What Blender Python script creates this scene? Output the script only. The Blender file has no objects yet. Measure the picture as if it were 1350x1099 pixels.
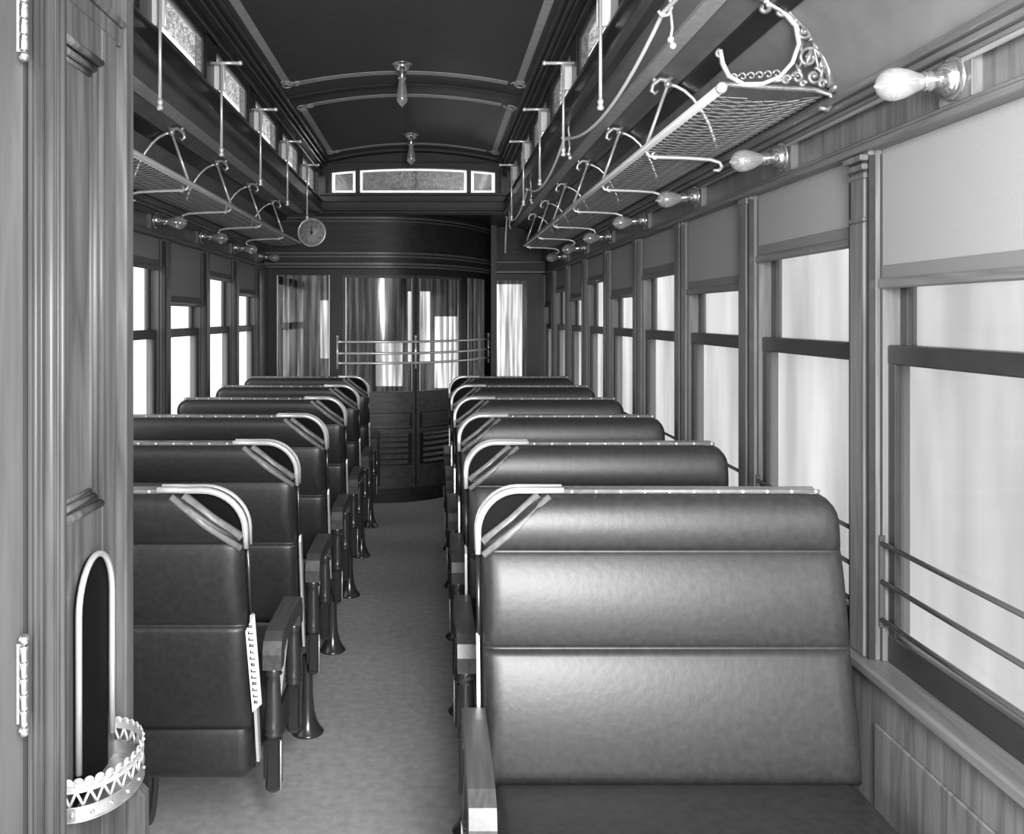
import bpy, bmesh, math, random
from math import pi, sin, cos, radians
from mathutils import Vector, Matrix
random.seed(4)
SC = bpy.context.scene
COL = SC.collection

# ------------------------------------------------------------------ camera
F_PX = 1187.0
cam_d = bpy.data.cameras.new('camera'); cam = bpy.data.objects.new('camera', cam_d); COL.objects.link(cam)
cam.location = (0, 0, 1.62); cam.rotation_euler = (pi/2, 0, 0)
cam_d.sensor_width = 36; cam_d.lens = 36*F_PX/1350
cam_d.shift_x = 102/1350; cam_d.shift_y = -132.5/1350
cam_d.clip_start = .05; cam_d.clip_end = 200
SC.camera = cam
# ------------------------------------------------------------------ view
SC.view_settings.view_transform = 'Standard'; SC.view_settings.look = 'None'
SC.view_settings.gamma = 1; SC.view_settings.use_curve_mapping = False
SC.view_settings.exposure = 0.0
SC.cycles.use_denoising = True
SC.cycles.max_bounces = 8; SC.cycles.transparent_max_bounces = 12
SC.cycles.caustics_reflective = False; SC.cycles.caustics_refractive = False
# ------------------------------------------------------------------ world: bright even overcast sky over paler ground
W = bpy.data.worlds.new('sky'); SC.world = W; W.use_nodes = True
nt = W.node_tree; nt.nodes.clear()
wo = nt.nodes.new('ShaderNodeOutputWorld'); wb = nt.nodes.new('ShaderNodeBackground')
tc = nt.nodes.new('ShaderNodeTexCoord'); sp = nt.nodes.new('ShaderNodeSeparateXYZ')
mr = nt.nodes.new('ShaderNodeMapRange'); mr.inputs[1].default_value = -.25; mr.inputs[2].default_value = .15
mr.inputs[3].default_value = .85; mr.inputs[4].default_value = 1.15
nt.links.new(tc.outputs['Generated'], sp.inputs[0]); nt.links.new(sp.outputs[2], mr.inputs[0])
nt.links.new(mr.outputs[0], wb.inputs['Color']); wb.inputs['Strength'].default_value = 2.4
nt.links.new(wb.outputs[0], wo.inputs[0])
# low hazy sun reaching in through the open rear platform and the near right windows
sd = bpy.data.lights.new('sun', 'SUN'); sun = bpy.data.objects.new('sun', sd); COL.objects.link(sun)
sd.energy = 2.2; sd.angle = radians(24)
sun.rotation_euler = Vector((1.0, .8, -.22)).to_track_quat('-Z', 'Y').to_euler()

# added fill light behind the camera, brightens the near right side
ad = bpy.data.lights.new('near_right_fill', 'AREA'); al = bpy.data.objects.new('near_right_fill', ad); COL.objects.link(al)
ad.shape = 'RECTANGLE'; ad.size = .6; ad.size_y = 1.2; ad.energy = 225
al.location = (.36, -.2, 1.85); al.rotation_euler = Vector((.9, .95, -.22)).to_track_quat('-Z', 'Z').to_euler()

# ------------------------------------------------------------------ materials
def nodes(name):
    m = bpy.data.materials.new(name); m.use_nodes = True
    t = m.node_tree; t.nodes.clear()
    o = t.nodes.new('ShaderNodeOutputMaterial')
    return m, t, o
def plain(name, v, rough=.5, metal=0, var=.0, scale=20, bump=0, stretch=(1,1,1), spec=.5, bscale=None):
    m, t, o = nodes(name)
    b = t.nodes.new('ShaderNodeBsdfPrincipled'); t.links.new(b.outputs[0], o.inputs[0])
    c = (v, v, v*.99, 1)
    b.inputs['Base Color'].default_value = c; b.inputs['Roughness'].default_value = rough
    b.inputs['Metallic'].default_value = metal; b.inputs['Specular IOR Level'].default_value = spec
    if var or bump:
        tc = t.nodes.new('ShaderNodeTexCoord'); mp = t.nodes.new('ShaderNodeMapping')
        mp.inputs['Scale'].default_value = stretch
        n = t.nodes.new('ShaderNodeTexNoise'); n.inputs['Scale'].default_value = scale; n.inputs['Detail'].default_value = 6
        t.links.new(tc.outputs['Object'], mp.inputs[0]); t.links.new(mp.outputs[0], n.inputs['Vector'])
        if var:
            r = t.nodes.new('ShaderNodeMapRange'); r.inputs[1].default_value = .3; r.inputs[2].default_value = .7
            r.inputs[3].default_value = v*(1-var); r.inputs[4].default_value = v*(1+var)
            t.links.new(n.outputs[0], r.inputs[0]); t.links.new(r.outputs[0], b.inputs['Base Color'])
        if bump:
            bp = t.nodes.new('ShaderNodeBump'); bp.inputs['Strength'].default_value = bump; bp.inputs['Distance'].default_value = .004
            t.links.new(n.outputs[0], bp.inputs['Height']); t.links.new(bp.outputs[0], b.inputs['Normal'])
    return m
def wood(name, v, rough=.42, amt=.45, axis='z', scale=9):
    m, t, o = nodes(name)
    b = t.nodes.new('ShaderNodeBsdfPrincipled'); t.links.new(b.outputs[0], o.inputs[0])
    b.inputs['Roughness'].default_value = rough
    tc = t.nodes.new('ShaderNodeTexCoord'); mp = t.nodes.new('ShaderNodeMapping')
    s = {'z': (1, 1, .06), 'x': (.06, 1, 1), 'y': (1, .06, 1)}[axis]
    mp.inputs['Scale'].default_value = s
    n = t.nodes.new('ShaderNodeTexNoise'); n.inputs['Scale'].default_value = scale*2.2; n.inputs['Detail'].default_value = 3
    n.inputs['Distortion'].default_value = .6
    w = t.nodes.new('ShaderNodeTexNoise'); w.inputs['Scale'].default_value = scale*14; w.inputs['Detail'].default_value = 4
    t.links.new(tc.outputs['Object'], mp.inputs[0]); t.links.new(mp.outputs[0], n.inputs['Vector']); t.links.new(mp.outputs[0], w.inputs['Vector'])
    ml = t.nodes.new('ShaderNodeMath'); ml.operation = 'MULTIPLY'; ml.inputs[1].default_value = 7
    fr = t.nodes.new('ShaderNodeMath'); fr.operation = 'PINGPONG'; fr.inputs[1].default_value = 1
    t.links.new(n.outputs[0], ml.inputs[0]); t.links.new(ml.outputs[0], fr.inputs[0])
    mx = t.nodes.new('ShaderNodeMath'); mx.operation = 'MULTIPLY_ADD'; mx.inputs[1].default_value = .45
    t.links.new(fr.outputs[0], mx.inputs[0])
    m2 = t.nodes.new('ShaderNodeMath'); m2.operation = 'MULTIPLY'; m2.inputs[1].default_value = .55
    t.links.new(w.outputs[0], m2.inputs[0]); t.links.new(m2.outputs[0], mx.inputs[2])
    r = t.nodes.new('ShaderNodeMapRange'); r.inputs[1].default_value = .15; r.inputs[2].default_value = .8
    r.inputs[3].default_value = v*(1-amt); r.inputs[4].default_value = v*(1+amt)
    t.links.new(mx.outputs[0], r.inputs[0]); t.links.new(r.outputs[0], b.inputs['Base Color'])
    return m
def pane_mat(name, lo, hi, stretch=(6, 6, .5), p0=.35, p1=.65, gloss=.08, etched=False, diff=.0):
    """window glass with rain and soot streaks that pass more or less daylight"""
    m, t, o = nodes(name)
    tr = t.nodes.new('ShaderNodeBsdfTransparent'); gl = t.nodes.new('ShaderNodeBsdfGlossy'); gl.inputs['Roughness'].default_value = .08
    gl.inputs['Color'].default_value = (.9, .9, .9, 1)
    mix = t.nodes.new('ShaderNodeMixShader'); mix.inputs[0].default_value = gloss
    tc = t.nodes.new('ShaderNodeTexCoord'); mp = t.nodes.new('ShaderNodeMapping'); mp.inputs['Scale'].default_value = stretch
    n = t.nodes.new('ShaderNodeTexNoise'); n.inputs['Scale'].default_value = 1.0; n.inputs['Detail'].default_value = 2.5
    if etched:
        n.inputs['Scale'].default_value = 1; n.inputs['Detail'].default_value = 2; n.inputs['Distortion'].default_value = 2.0
    t.links.new(tc.outputs['Object'], mp.inputs[0]); t.links.new(mp.outputs[0], n.inputs['Vector'])
    r = t.nodes.new('ShaderNodeMapRange'); r.inputs[1].default_value = p0; r.inputs[2].default_value = p1
    r.inputs[3].default_value = lo**.5; r.inputs[4].default_value = hi**.5   # a pane has two faces
    t.links.new(n.outputs[0], r.inputs[0]); t.links.new(r.outputs[0], tr.inputs['Color'])
    t.links.new(tr.outputs[0], mix.inputs[1]); t.links.new(gl.outputs[0], mix.inputs[2])
    last = mix
    if diff:
        d = t.nodes.new('ShaderNodeBsdfTranslucent'); d.inputs['Color'].default_value = (.8, .8, .8, 1)
        m3 = t.nodes.new('ShaderNodeMixShader'); m3.inputs[0].default_value = diff
        t.links.new(mix.outputs[0], m3.inputs[1]); t.links.new(d.outputs[0], m3.inputs[2]); last = m3
    t.links.new(last.outputs[0], o.inputs[0])
    return m
def bulb_mat():
    m, t, o = nodes('lamp_glass')
    tr = t.nodes.new('ShaderNodeBsdfTransparent'); tr.inputs['Color'].default_value = (.8, .8, .8, 1)
    gl = t.nodes.new('ShaderNodeBsdfGlossy'); gl.inputs['Roughness'].default_value = .05
    df = t.nodes.new('ShaderNodeBsdfDiffuse'); df.inputs['Color'].default_value = (.8, .8, .8, 1)
    lw = t.nodes.new('ShaderNodeLayerWeight'); lw.inputs['Blend'].default_value = .45
    mrb = t.nodes.new('ShaderNodeMapRange'); mrb.inputs[3].default_value = .22; mrb.inputs[4].default_value = .95; t.links.new(lw.outputs['Facing'], mrb.inputs[0])
    a = t.nodes.new('ShaderNodeMixShader'); t.links.new(mrb.outputs[0], a.inputs[0])
    b = t.nodes.new('ShaderNodeMixShader'); b.inputs[0].default_value = .2
    t.links.new(tr.outputs[0], a.inputs[1]); t.links.new(gl.outputs[0], a.inputs[2])
    t.links.new(a.outputs[0], b.inputs[1]); t.links.new(df.outputs[0], b.inputs[2])
    t.links.new(b.outputs[0], o.inputs[0])
    return m
def cloth_mat(name, v, tr):
    m = plain(name, v, .85, var=.07, scale=260); t = m.node_tree
    b = next(n for n in t.nodes if n.type == 'BSDF_PRINCIPLED'); o = next(n for n in t.nodes if n.type == 'OUTPUT_MATERIAL')
    tl = t.nodes.new('ShaderNodeBsdfTranslucent'); tl.inputs['Color'].default_value = (tr, tr, tr, 1)
    ad_ = t.nodes.new('ShaderNodeAddShader'); t.links.new(b.outputs[0], ad_.inputs[0]); t.links.new(tl.outputs[0], ad_.inputs[1]); t.links.new(ad_.outputs[0], o.inputs[0])
    return m
M = dict(
    wood=wood('varnished_wood', .105, .38, .35), wood_y=wood('varnished_wood_lengthwise', .11, .38, .3, 'y'),
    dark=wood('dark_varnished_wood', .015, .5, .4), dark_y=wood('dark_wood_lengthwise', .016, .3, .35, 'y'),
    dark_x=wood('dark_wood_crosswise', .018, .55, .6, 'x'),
    rib=wood('moulding_wood', .05, .3, .3, 'y'),
    door=wood('grained_door_wood', .13, .42, .5, 'z', 6), jamb=wood('beaded_jamb_wood', .075, .35, .3), fardoor=wood('far_door_wood', .06, .5, .35, 'x'),
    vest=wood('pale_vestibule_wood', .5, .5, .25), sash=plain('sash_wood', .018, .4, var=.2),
    ceil=plain('ceiling_paint', .060, .55, var=.12, scale=14), deck=plain('lower_deck_paint', .16, .5, var=.12, scale=10),
    stripe=plain('striping_paint', .42, .45, var=.15, scale=30),
    leather=plain('seat_leather', .022, .42, var=.25, scale=55, bump=.12, spec=.6),
    piping=plain('leather_piping', .2, .35, var=.2, scale=60),
    brass=plain('polished_metal', .80, .25, .5), nickel=plain('worn_metal', .6, .3, .7, var=.2, scale=40),
    iron=plain('black_iron', .02, .25, .0, spec=.8), castiron=plain('enamelled_iron', .10, .22, .6, spec=.7),
    shade=cloth_mat('shade_cloth', .22, .085), hem=cloth_mat('shade_hem_cloth', .12, .04),
    floor=plain('floor_matting', .48, .7, var=.16, scale=26, bump=.1), black=plain('black_plate_and_gap', .006, .7, spec=.1),
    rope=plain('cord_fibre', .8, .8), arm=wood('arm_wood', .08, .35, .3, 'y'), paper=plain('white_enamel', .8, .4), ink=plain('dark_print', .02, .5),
    dial=plain('dial_face', .45, .35, var=.35, scale=30), bulb=bulb_mat(), filament=plain('carbon_filament', .04, .4),
    lampmetal=plain('lamp_metal', .62, .16, .92), 
    cast=plain('cast_scrollwork', .24, .3, .6, var=.35, scale=60),
    net=plain('net_wire', .30, .4, .3),
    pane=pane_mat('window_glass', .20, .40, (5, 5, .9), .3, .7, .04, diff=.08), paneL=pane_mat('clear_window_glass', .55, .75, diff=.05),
    streak=pane_mat('streaked_glass', .12, .6, (26, 26, 1.1), .36, .66, .04),
    etched=pane_mat('etched_glass', .15, .8, (45, 45, 45), .42, .54, .08, True, diff=.12),
    clear=pane_mat('bevelled_glass', .5, .65, (9, 9, 9), .3, .7, .1, diff=.1),
    transom=pane_mat('patterned_glass', .04, .35, (60, 60, 60), .35, .65, .15, True),
)

# ------------------------------------------------------------------ mesh helpers
class MB:
    def __init__(s): s.bm = bmesh.new()
    def box(s, x0, x1, y0, y1, z0, z1, bev=0, seg=1):
        x0, x1 = sorted((x0, x1)); y0, y1 = sorted((y0, y1)); z0, z1 = sorted((z0, z1))
        r = bmesh.ops.create_cube(s.bm, size=1)
        vs = r['verts']
        for v in vs:
            v.co = Vector(((x0+x1)/2 + v.co.x*(x1-x0), (y0+y1)/2 + v.co.y*(y1-y0), (z0+z1)/2 + v.co.z*(z1-z0)))
        if bev:
            es = list({e for v in vs for e in v.link_edges})
            bmesh.ops.bevel(s.bm, geom=es, offset=bev, segments=seg, affect='EDGES', profile=.5)
        return s
    def tube(s, pts, r, n=8, closed=False, caps=True):
        pts = [Vector(p) for p in pts]; k = len(pts)
        rr = r if isinstance(r, (list, tuple)) else [r]*k
        rings = []; up = None
        for i, p in enumerate(pts):
            if closed: t = pts[(i+1) % k] - pts[i-1]
            else: t = pts[min(i+1, k-1)] - pts[max(i-1, 0)]
            t = t.normalized() if t.length > 1e-9 else Vector((0, 0, 1))
            if up is None:
                up = Vector((0, 0, 1)) if abs(t.z) < .9 else Vector((1, 0, 0))
            a = (up - t*up.dot(t))
            a = a.normalized() if a.length > 1e-6 else t.orthogonal().normalized()
            up = a; b = t.cross(a)
            rings.append([s.bm.verts.new(p + (a*cos(2*pi*j/n) + b*sin(2*pi*j/n))*rr[i]) for j in range(n)])
        m = k if closed else k-1
        for i in range(m):
            A = rings[i]; B = rings[(i+1) % k]
            for j in range(n):
                f = s.bm.faces.new((A[j], A[(j+1) % n], B[(j+1) % n], B[j])); f.smooth = True
        if caps and not closed:
            s.bm.faces.new(rings[0][::-1]); s.bm.faces.new(rings[-1])
        return s
    def lathe(s, prof, origin=(0, 0, 0), axis=(0, 0, 1), n=20):
        ax = Vector(axis).normalized(); q = Vector((0, 0, 1)).rotation_difference(ax).to_matrix(); o = Vector(origin)
        rings = []
        for r, z in prof:
            if r < 1e-6: rings.append([s.bm.verts.new(o + q @ Vector((0, 0, z)))])
            else: rings.append([s.bm.verts.new(o + q @ Vector((r*cos(2*pi*j/n), r*sin(2*pi*j/n), z))) for j in range(n)])
        for A, B in zip(rings, rings[1:]):
            for j in range(n):
                a = A[j % len(A)], A[(j+1) % len(A)]; b = B[j % len(B)], B[(j+1) % len(B)]
                vs = []
                for v in (a[0], a[1], b[1], b[0]):
                    if v not in vs: vs.append(v)
                if len(vs) >= 3:
                    f = s.bm.faces.new(vs); f.smooth = True
        return s
    def prism(s, poly, fn0, fn1, smooth=False):
        """poly: list of 2D points; fn0/fn1 map them to 3D ends"""
        A = [s.bm.verts.new(fn0(p)) for p in poly]; B = [s.bm.verts.new(fn1(p)) for p in poly]
        n = len(poly)
        for j in range(n):
            f = s.bm.faces.new((A[j], A[(j+1) % n], B[(j+1) % n], B[j])); f.smooth = smooth
        s.bm.faces.new(A[::-1]); s.bm.faces.new(B)
        return s
    def loft(s, rings, cap=True, smooth=False):
        R = [[s.bm.verts.new(p) for p in ring] for ring in rings]; n = len(R[0])
        for A, B in zip(R, R[1:]):
            for j in range(n):
                f = s.bm.faces.new((A[j], A[(j+1) % n], B[(j+1) % n], B[j])); f.smooth = smooth
        if cap: s.bm.faces.new(R[0][::-1]); s.bm.faces.new(R[-1])
        return s
    def ball(s, c, r, n=10):
        k = max(4, n//2)
        return s.lathe([(r*sin(pi*i/k) if 0 < i < k else 0, -r*cos(pi*i/k)) for i in range(k+1)], c, (0, 0, 1), n)
    def build(s, name, mat, parent=None):
        bmesh.ops.recalc_face_normals(s.bm, faces=s.bm.faces)
        me = bpy.data.meshes.new(name); s.bm.to_mesh(me); s.bm.free()
        me.materials.append(M[mat] if isinstance(mat, str) else mat)
        o = bpy.data.objects.new(name, me); COL.objects.link(o)
        if parent:
            o.parent = parent
            o.matrix_parent_inverse = Matrix.Translation(parent.location).inverted() if LOCALIZE[0] else Matrix()
        return o
LOCALIZE = [False]
def thing(name, label, cat, loc=(0, 0, 0), group=None):
    o = bpy.data.objects.new(name, None); COL.objects.link(o); o.location = loc; o.empty_display_size = .1
    o['label'] = label; o['category'] = cat
    if group: o['group'] = group
    return o
def tag(o, label, cat, group=None):
    o['label'] = label; o['category'] = cat
    if group: o['group'] = group
    return o
def struct(o, label=None, cat=None):
    o['kind'] = 'structure'
    if label: o['label'] = label
    if cat: o['category'] = cat
    return o
def sroot(name, label=None, cat=None):
    o = bpy.data.objects.new(name, None); COL.objects.link(o); o.empty_display_size = .1
    return struct(o, label, cat)
def copy_tree(o, parent=None, **kw):
    c = o.copy(); COL.objects.link(c); c.parent = parent
    for ch in list(o.children): copy_tree(ch, c)
    return c
ORD = ['first', 'second', 'third', 'fourth', 'fifth', 'sixth', 'seventh', 'eighth', 'ninth', 'tenth']

CX = -.18                                   # centre line of the car
def X(off, s): return CX + s*off            # s=+1 right side, s=-1 left side
SIDE = {1: 'right', -1: 'left'}
P = .86; Y0 = 2.31                          # pilaster / seat pitch, first pilaster
WALL, GL = 1.27, 1.328
ZS, ZH, ZT = .76, 2.045, 2.20               # sill, window head, top of frieze
RE = .25                                    # rear end of the car body behind the camera opening
END = {1: 9.10, -1: 7.95}

# ------------------------------------------------------------------ floor
struct(MB().box(-1.62, 1.26, RE, 10.1, -.08, 0).build('floor', 'floor'), 'long grey matting floor of the streetcar', 'floor')

# ------------------------------------------------------------------ side walls, pilasters, windows
wn = [0]
shade_z = {1: [1.74, 1.695, 1.81, 1.72, 1.82, 1.735, 1.855, 1.75, 1.84, 1.72],
           -1: [1.75, 1.80, 1.75, 1.72, 1.87, 1.685, 1.87, 1.78, 1.8]}
def side(s):
    sd_ = SIDE[s]; e = END[s]
    m = MB()
    # lower panelled wall with raised fields, and solid frieze above the windows
    m.box(X(WALL, s), X(1.37, s), RE, e, 0, ZS-.03)
    m.box(X(WALL+.02, s), X(1.37, s), RE, e, ZH-.005, ZT+.02)
    k = 0; y = Y0 - 2*P
    while y < e - .2:
        m.box(X(WALL-.008, s), X(WALL, s), max(y+.09, RE+.05), min(y+P-.09, e-.05), .18, .62, .004)
        y += P
    m.box(X(WALL-.0, s), X(1.37, s), RE, .66 - .0, ZS-.03, ZH)
    if s == -1: m.box(X(WALL, s), X(1.37, s), Y0+6*P-.02, e+.1, ZS-.03, ZH)
    w = m.build('wall_'+sd_, 'wood'); struct(w, sd_+' wooden side wall with raised lower panels', 'wall')
    # sill ledge
    struct(MB().box(X(WALL-.03, s), X(1.37, s), RE, e, ZS-.03, ZS, .006).build('trim_1' if s == 1 else 'trim_2', 'wood_y'),
           'flat wooden window ledge along the %s wall' % sd_, 'ledge')
    # crown mouldings of the frieze
    mm = MB()
    for (o, z0, z1) in ((WALL-.035, 2.185, 2.205), (WALL-.02, 2.168, 2.185), (WALL-.005, 2.155, 2.168), (WALL-.012, 2.036, 2.056), (WALL-.004, 2.056, 2.068)):
        mm.box(X(o, s), X(WALL+.04, s), RE, e, z0, z1, .003)
    for z in (2.118+.03,):
        mm.tube([(X(WALL-.002, s), RE, z), (X(WALL-.002, s), e, z)], .006, 8)
    struct(mm.build('trim_3' if s == 1 else 'trim_4', 'wood_y'), 'stepped frieze moulding above the %s windows' % sd_, 'moulding')
    # bays
    y = Y0 - 2*P; i = 0
    while y + P < e + .12:
        ya, yb = y+.05, min(y+P-.05, e)
        # pilaster at the far end of this bay
        if y+P+.06 <= e+.02:
            yp = y+P
            pm = MB()
            pm.box(X(WALL, s), X(1.37, s), yp-.05, yp+.05, ZS, ZH, .003)
            cap = (i == 1 and s == 1)
            pm.box(X(WALL-.008, s), X(WALL, s), yp-.040, yp+.040, ZS, 1.86 if cap else ZH-.03, .004)
            if cap:
                pm.box(X(WALL-.006, s), X(WALL, s), yp-.038, yp+.038, 1.86, 1.975, .003)
                pm.box(X(WALL-.010, s), X(WALL, s), yp-.042, yp+.042, 1.86, 1.872, .004)
                for z, q in ((1.968, .010), (1.990, .016), (2.012, .022)):
                    pm.box(X(WALL-q, s), X(WALL, s), yp-.040-q*.5, yp+.040+q*.5, z, z+.016, .003)
            else:
                pm.box(X(WALL-.010, s), X(WALL, s), yp-.045, yp+.045, ZH-.035, ZH-.01, .003)
            struct(pm.build('trim_%d' % (10+i+(20 if s < 0 else 0)), 'wood'),
                   '%s wall pilaster with stepped capital, %s window post' % (sd_, ORD[min(i, 9)]), 'pilaster')
        wn[0] += 1
        r = sroot('window_%d' % wn[0], '%s wall sash window, %s bay' % (sd_, ORD[min(i, 9)]), 'window')
        f = MB()   # stepped jambs
        for yy, d in ((ya, 1), (yb, -1)):
            f.box(X(WALL+.014, s), X(1.366, s), yy, yy+d*.008, ZS, ZH, .002)
            f.box(X(WALL+.028, s), X(1.366, s), yy+d*.008, yy+d*.016, ZS, ZH, .002)
        f.build('jamb', 'wood', r)
        for yy in (ya, yb):  # dark strips paint the shade of the groove beside each jamb
            MB().box(X(WALL-.002, s), X(WALL+.02, s), yy-.005, yy+.005, ZS, ZH-.02).build('groove_shade_strip', 'sash', r)
            MB().box(X(WALL+.024, s), X(WALL+.03, s), yy+(.008 if yy == ya else -.012), yy+(.012 if yy == ya else -.008), ZS, ZH-.02).build('groove_shade_strip', 'sash', r)
        ja, jb = ya+.016, yb-.016
        f = MB()
        zr = 1.525
        for (a, b, z0, z1, o) in ((ja, jb, ZS, zr+.022, GL-.018), (ja, jb, zr-.022, ZH, GL+.012)):
            f.box(X(o, s), X(o+.026, s), a, a+.034, z0, z1, .003)
            f.box(X(o, s), X(o+.026, s), b-.034, b, z0, z1, .003)
        f.box(X(GL+.012, s), X(GL+.038, s), ja, jb, ZH-.06, ZH)
        f.build('sash', 'sash', r)
        f = MB(); f.box(X(GL-.02, s), X(GL+.038, s), ja, jb, zr-.024, zr+.024, .004); f.build('meeting_rail', 'sash', r)
        f = MB(); f.box(X(GL-.02, s), X(GL+.01, s), ja, jb, ZS, ZS+.07, .004); f.build('bottom_rail', 'sash', r)
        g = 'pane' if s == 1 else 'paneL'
        MB().box(X(GL-.007, s), X(GL-.003, s), ja+.03, jb-.03, ZS+.06, zr).build('pane', g, r)
        MB().box(X(GL+.023, s), X(GL+.027, s), ja+.03, jb-.03, zr, ZH-.05).build('pane', g, r)
        if i < {1: 1, -1: 4}[s]:
            y += P; i += 1; continue
        vi = i - {1: 1, -1: 4}[s]
        # roller shade
        zb = shade_z[s][i] if i < len(shade_z[s]) else 1.8
        t = thing('roller_blind', 'grey roller blind pulled part down, %s from the near end along the %s wall' % (ORD[vi], sd_), 'roller blind', (X(WALL+.03, s), (ya+yb)/2, zb), 'roller blinds on the %s windows' % sd_)
        LOCALIZE[0] = True
        MB().box(X(WALL+.028, s), X(WALL+.031, s), ya+.014, yb-.014, zb+.05, ZH-.004).build('cloth', 'shade', t)
        MB().box(X(WALL+.026, s), X(WALL+.033, s), ya+.012, yb-.012, zb+.018, zb+.052, .001).build('hem', 'hem', t)
        st = MB().box(X(WALL+.018, s), X(WALL+.038, s), ya+.010, yb-.010, zb-.006, zb+.02, .004).build('slat', 'wood_y', t)
        # guard bars low across the window
        if s < 0 or vi > 4:
            LOCALIZE[0] = False; y += P; i += 1; continue
        t = thing('window_guard', 'dark three-bar guard low across a window, %s from the near end on the %s wall' % (ORD[vi], sd_), 'window guard', (X(GL-.05, s), ja, .83), 'bar guards across the %s windows' % sd_)
        for z in (.865, .96, 1.055):
            MB().tube([(X(GL-.034, s), ja-.001, z), (X(GL-.034, s), jb+.001, z)], .0065, 8).build('bar', 'castiron', t)
        for yy in (ja, jb):
            MB().box(X(GL-.040, s), X(GL-.026, s), yy-.004 if yy == ja else yy-.004, yy+.004, .845, 1.075, .002).build('bracket', 'castiron', t)
        LOCALIZE[0] = False
        y += P; i += 1
side(1); side(-1)

# ------------------------------------------------------------------ lower deck ceilings (coved) and clerestory
DECK = [(.774, 2.515), (.86, 2.52), (.98, 2.508), (1.06, 2.484), (1.12, 2.448), (1.18, 2.385), (1.225, 2.31), (1.25, 2.25), (1.262, 2.20)]
for s in (1, -1):
    e = END[s]
    poly = DECK + [(x+.05, z+.05) for x, z in reversed(DECK)]
    m = MB(); m.prism(poly, lambda p: (X(p[0], s), RE, p[1]), lambda p: (X(p[0], s), e, p[1]))
    struct(m.build('ceiling_lower_'+SIDE[s], 'deck'), 'coved lower deck ceiling over the %s windows' % SIDE[s], 'ceiling')
    for ti, (a, za, b, zb, h, mt) in enumerate(((.935, 2.512, .985, 2.506, .012, 'stripe'), (1.075, 2.477, 1.125, 2.444, .014, 'dark_y'))):
        m = MB(); q = [(a, za-h), (a, za+.004), (b, zb+.004), (b, zb-h)]
        m.prism(q, lambda p: (X(p[0], s), RE, p[1]), lambda p: (X(p[0], s), e-.05, p[1]))
        m.tube([(X(b, s), RE, zb-h*.5), (X(b, s), e-.05, zb-h*.5)], .005, 8)
        struct(m.build('trim_%d' % (54+2*ti+(s < 0)), mt), '%s lengthwise rib on the %s lower deck ceiling' % (('pale', 'dark')[ti], SIDE[s]), 'moulding')
    # clerestory wall
    c = .774; EC = 7.6
    m = MB()
    m.box(X(c, s), X(c+.05, s), RE, EC, 2.50, 2.605)
    m.box(X(c, s), X(c+.05, s), RE, EC, 2.80, 2.95)
    y = 3.07 - 3*P
    while y < EC:
        m.box(X(c, s), X(c+.05, s), max(RE, y-.16), min(y+.01, EC), 2.60, 2.81)
        y += P
    struct(m.build('wall_clerestory_'+SIDE[s], 'dark_y'), 'dark %s clerestory side above the rack' % SIDE[s], 'wall')
    m = MB()
    for (o, z0, z1) in ((c-.022, 2.487, 2.503), (c-.012, 2.503, 2.518), (c-.014, 2.588, 2.600), (c-.006, 2.600, 2.608),
                        (c-.010, 2.815, 2.828), (c-.030, 2.868, 2.884), (c-.05, 2.892, 2.908), (c-.075, 2.918, 2.936)):
        m.box(X(o, s), X(c+.01, s), RE, EC, z0, z1, .003)
    struct(m.build('trim_%d' % (52 if s == 1 else 53), 'rib'), 'mouldings under the %s edge of the raised ceiling' % SIDE[s], 'moulding')
    for n in range(-2, 5):
        ya = 3.07+n*P; yb = ya+.69
        wn[0] += 1
        r = sroot('window_%d' % wn[0], 'small etched clerestory window, %s on the %s side' % (ORD[n+2], SIDE[s]), 'window')
        f = MB()
        f.box(X(c+.004, s), X(c+.03, s), ya, ya+.02, 2.605, 2.80, .002); f.box(X(c+.004, s), X(c+.03, s), yb-.02, yb, 2.605, 2.80, .002)
        f.box(X(c+.004, s), X(c+.03, s), ya, yb, 2.602, 2.622, .002); f.box(X(c+.004, s), X(c+.03, s), ya, yb, 2.778, 2.802, .002)
        f.build('sash', 'sash', r)
        MB().box(X(c+.014, s), X(c+.018, s), ya+.015, yb-.015, 2.615, 2.785).build('pane', 'clear', r)
        MB().box(X(c+.010, s), X(c+.0135, s), ya+.07, yb-.045, 2.65, 2.752).build('etched_pane', 'etched', r)
        f = MB()
        f.tube([(X(c-.002, s), ya-.03, 2.60), (X(c-.045, s), ya-.03, 2.60), (X(c-.045, s), ya-.03, 2.715), (X(c-.002, s), ya-.03, 2.715)], .0035, 6)
        f.build('deflector_frame', 'brass', r)
        MB().box(X(c, s), X(c-.044, s), ya-.032, ya-.028, 2.601, 2.714).build('deflector_glint', 'paper', r)  # white colour stands in for the glass's bright reflection
        # ventilator pull
        if n < 0: continue
        yv = 2.98+n*P+.0
        t = thing('ventilator_pull', 'metal T-handled ventilator pull, %s from the near end under the %s clerestory' % (ORD[n], SIDE[s]), 'ventilator pull', (X(c-.045, s), yv, 2.31), 'ventilator pulls under the %s clerestory' % SIDE[s])
        LOCALIZE[0] = True
        f = MB(); f.tube([(X(c+.01, s), yv, 2.70), (X(c-.12, s), yv, 2.70)], .0075, 10); f.ball((X(c-.125, s), yv, 2.70), .011); f.build('crossbar', 'brass', t)
        f = MB(); f.tube([(X(c-.045, s), yv, 2.70), (X(c-.045, s), yv, 2.335)], .0058, 8); f.build('rod', 'brass', t)
        f = MB(); f.lathe([(0, .0), (.010, .004), (.012, .012), (.007, .02), (.010, .026), (.010, .034), (.006, .04)], (X(c-.045, s), yv, 2.30), (0, 0, 1), 12); f.build('knob', 'brass', t)
        LOCALIZE[0] = False

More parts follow.
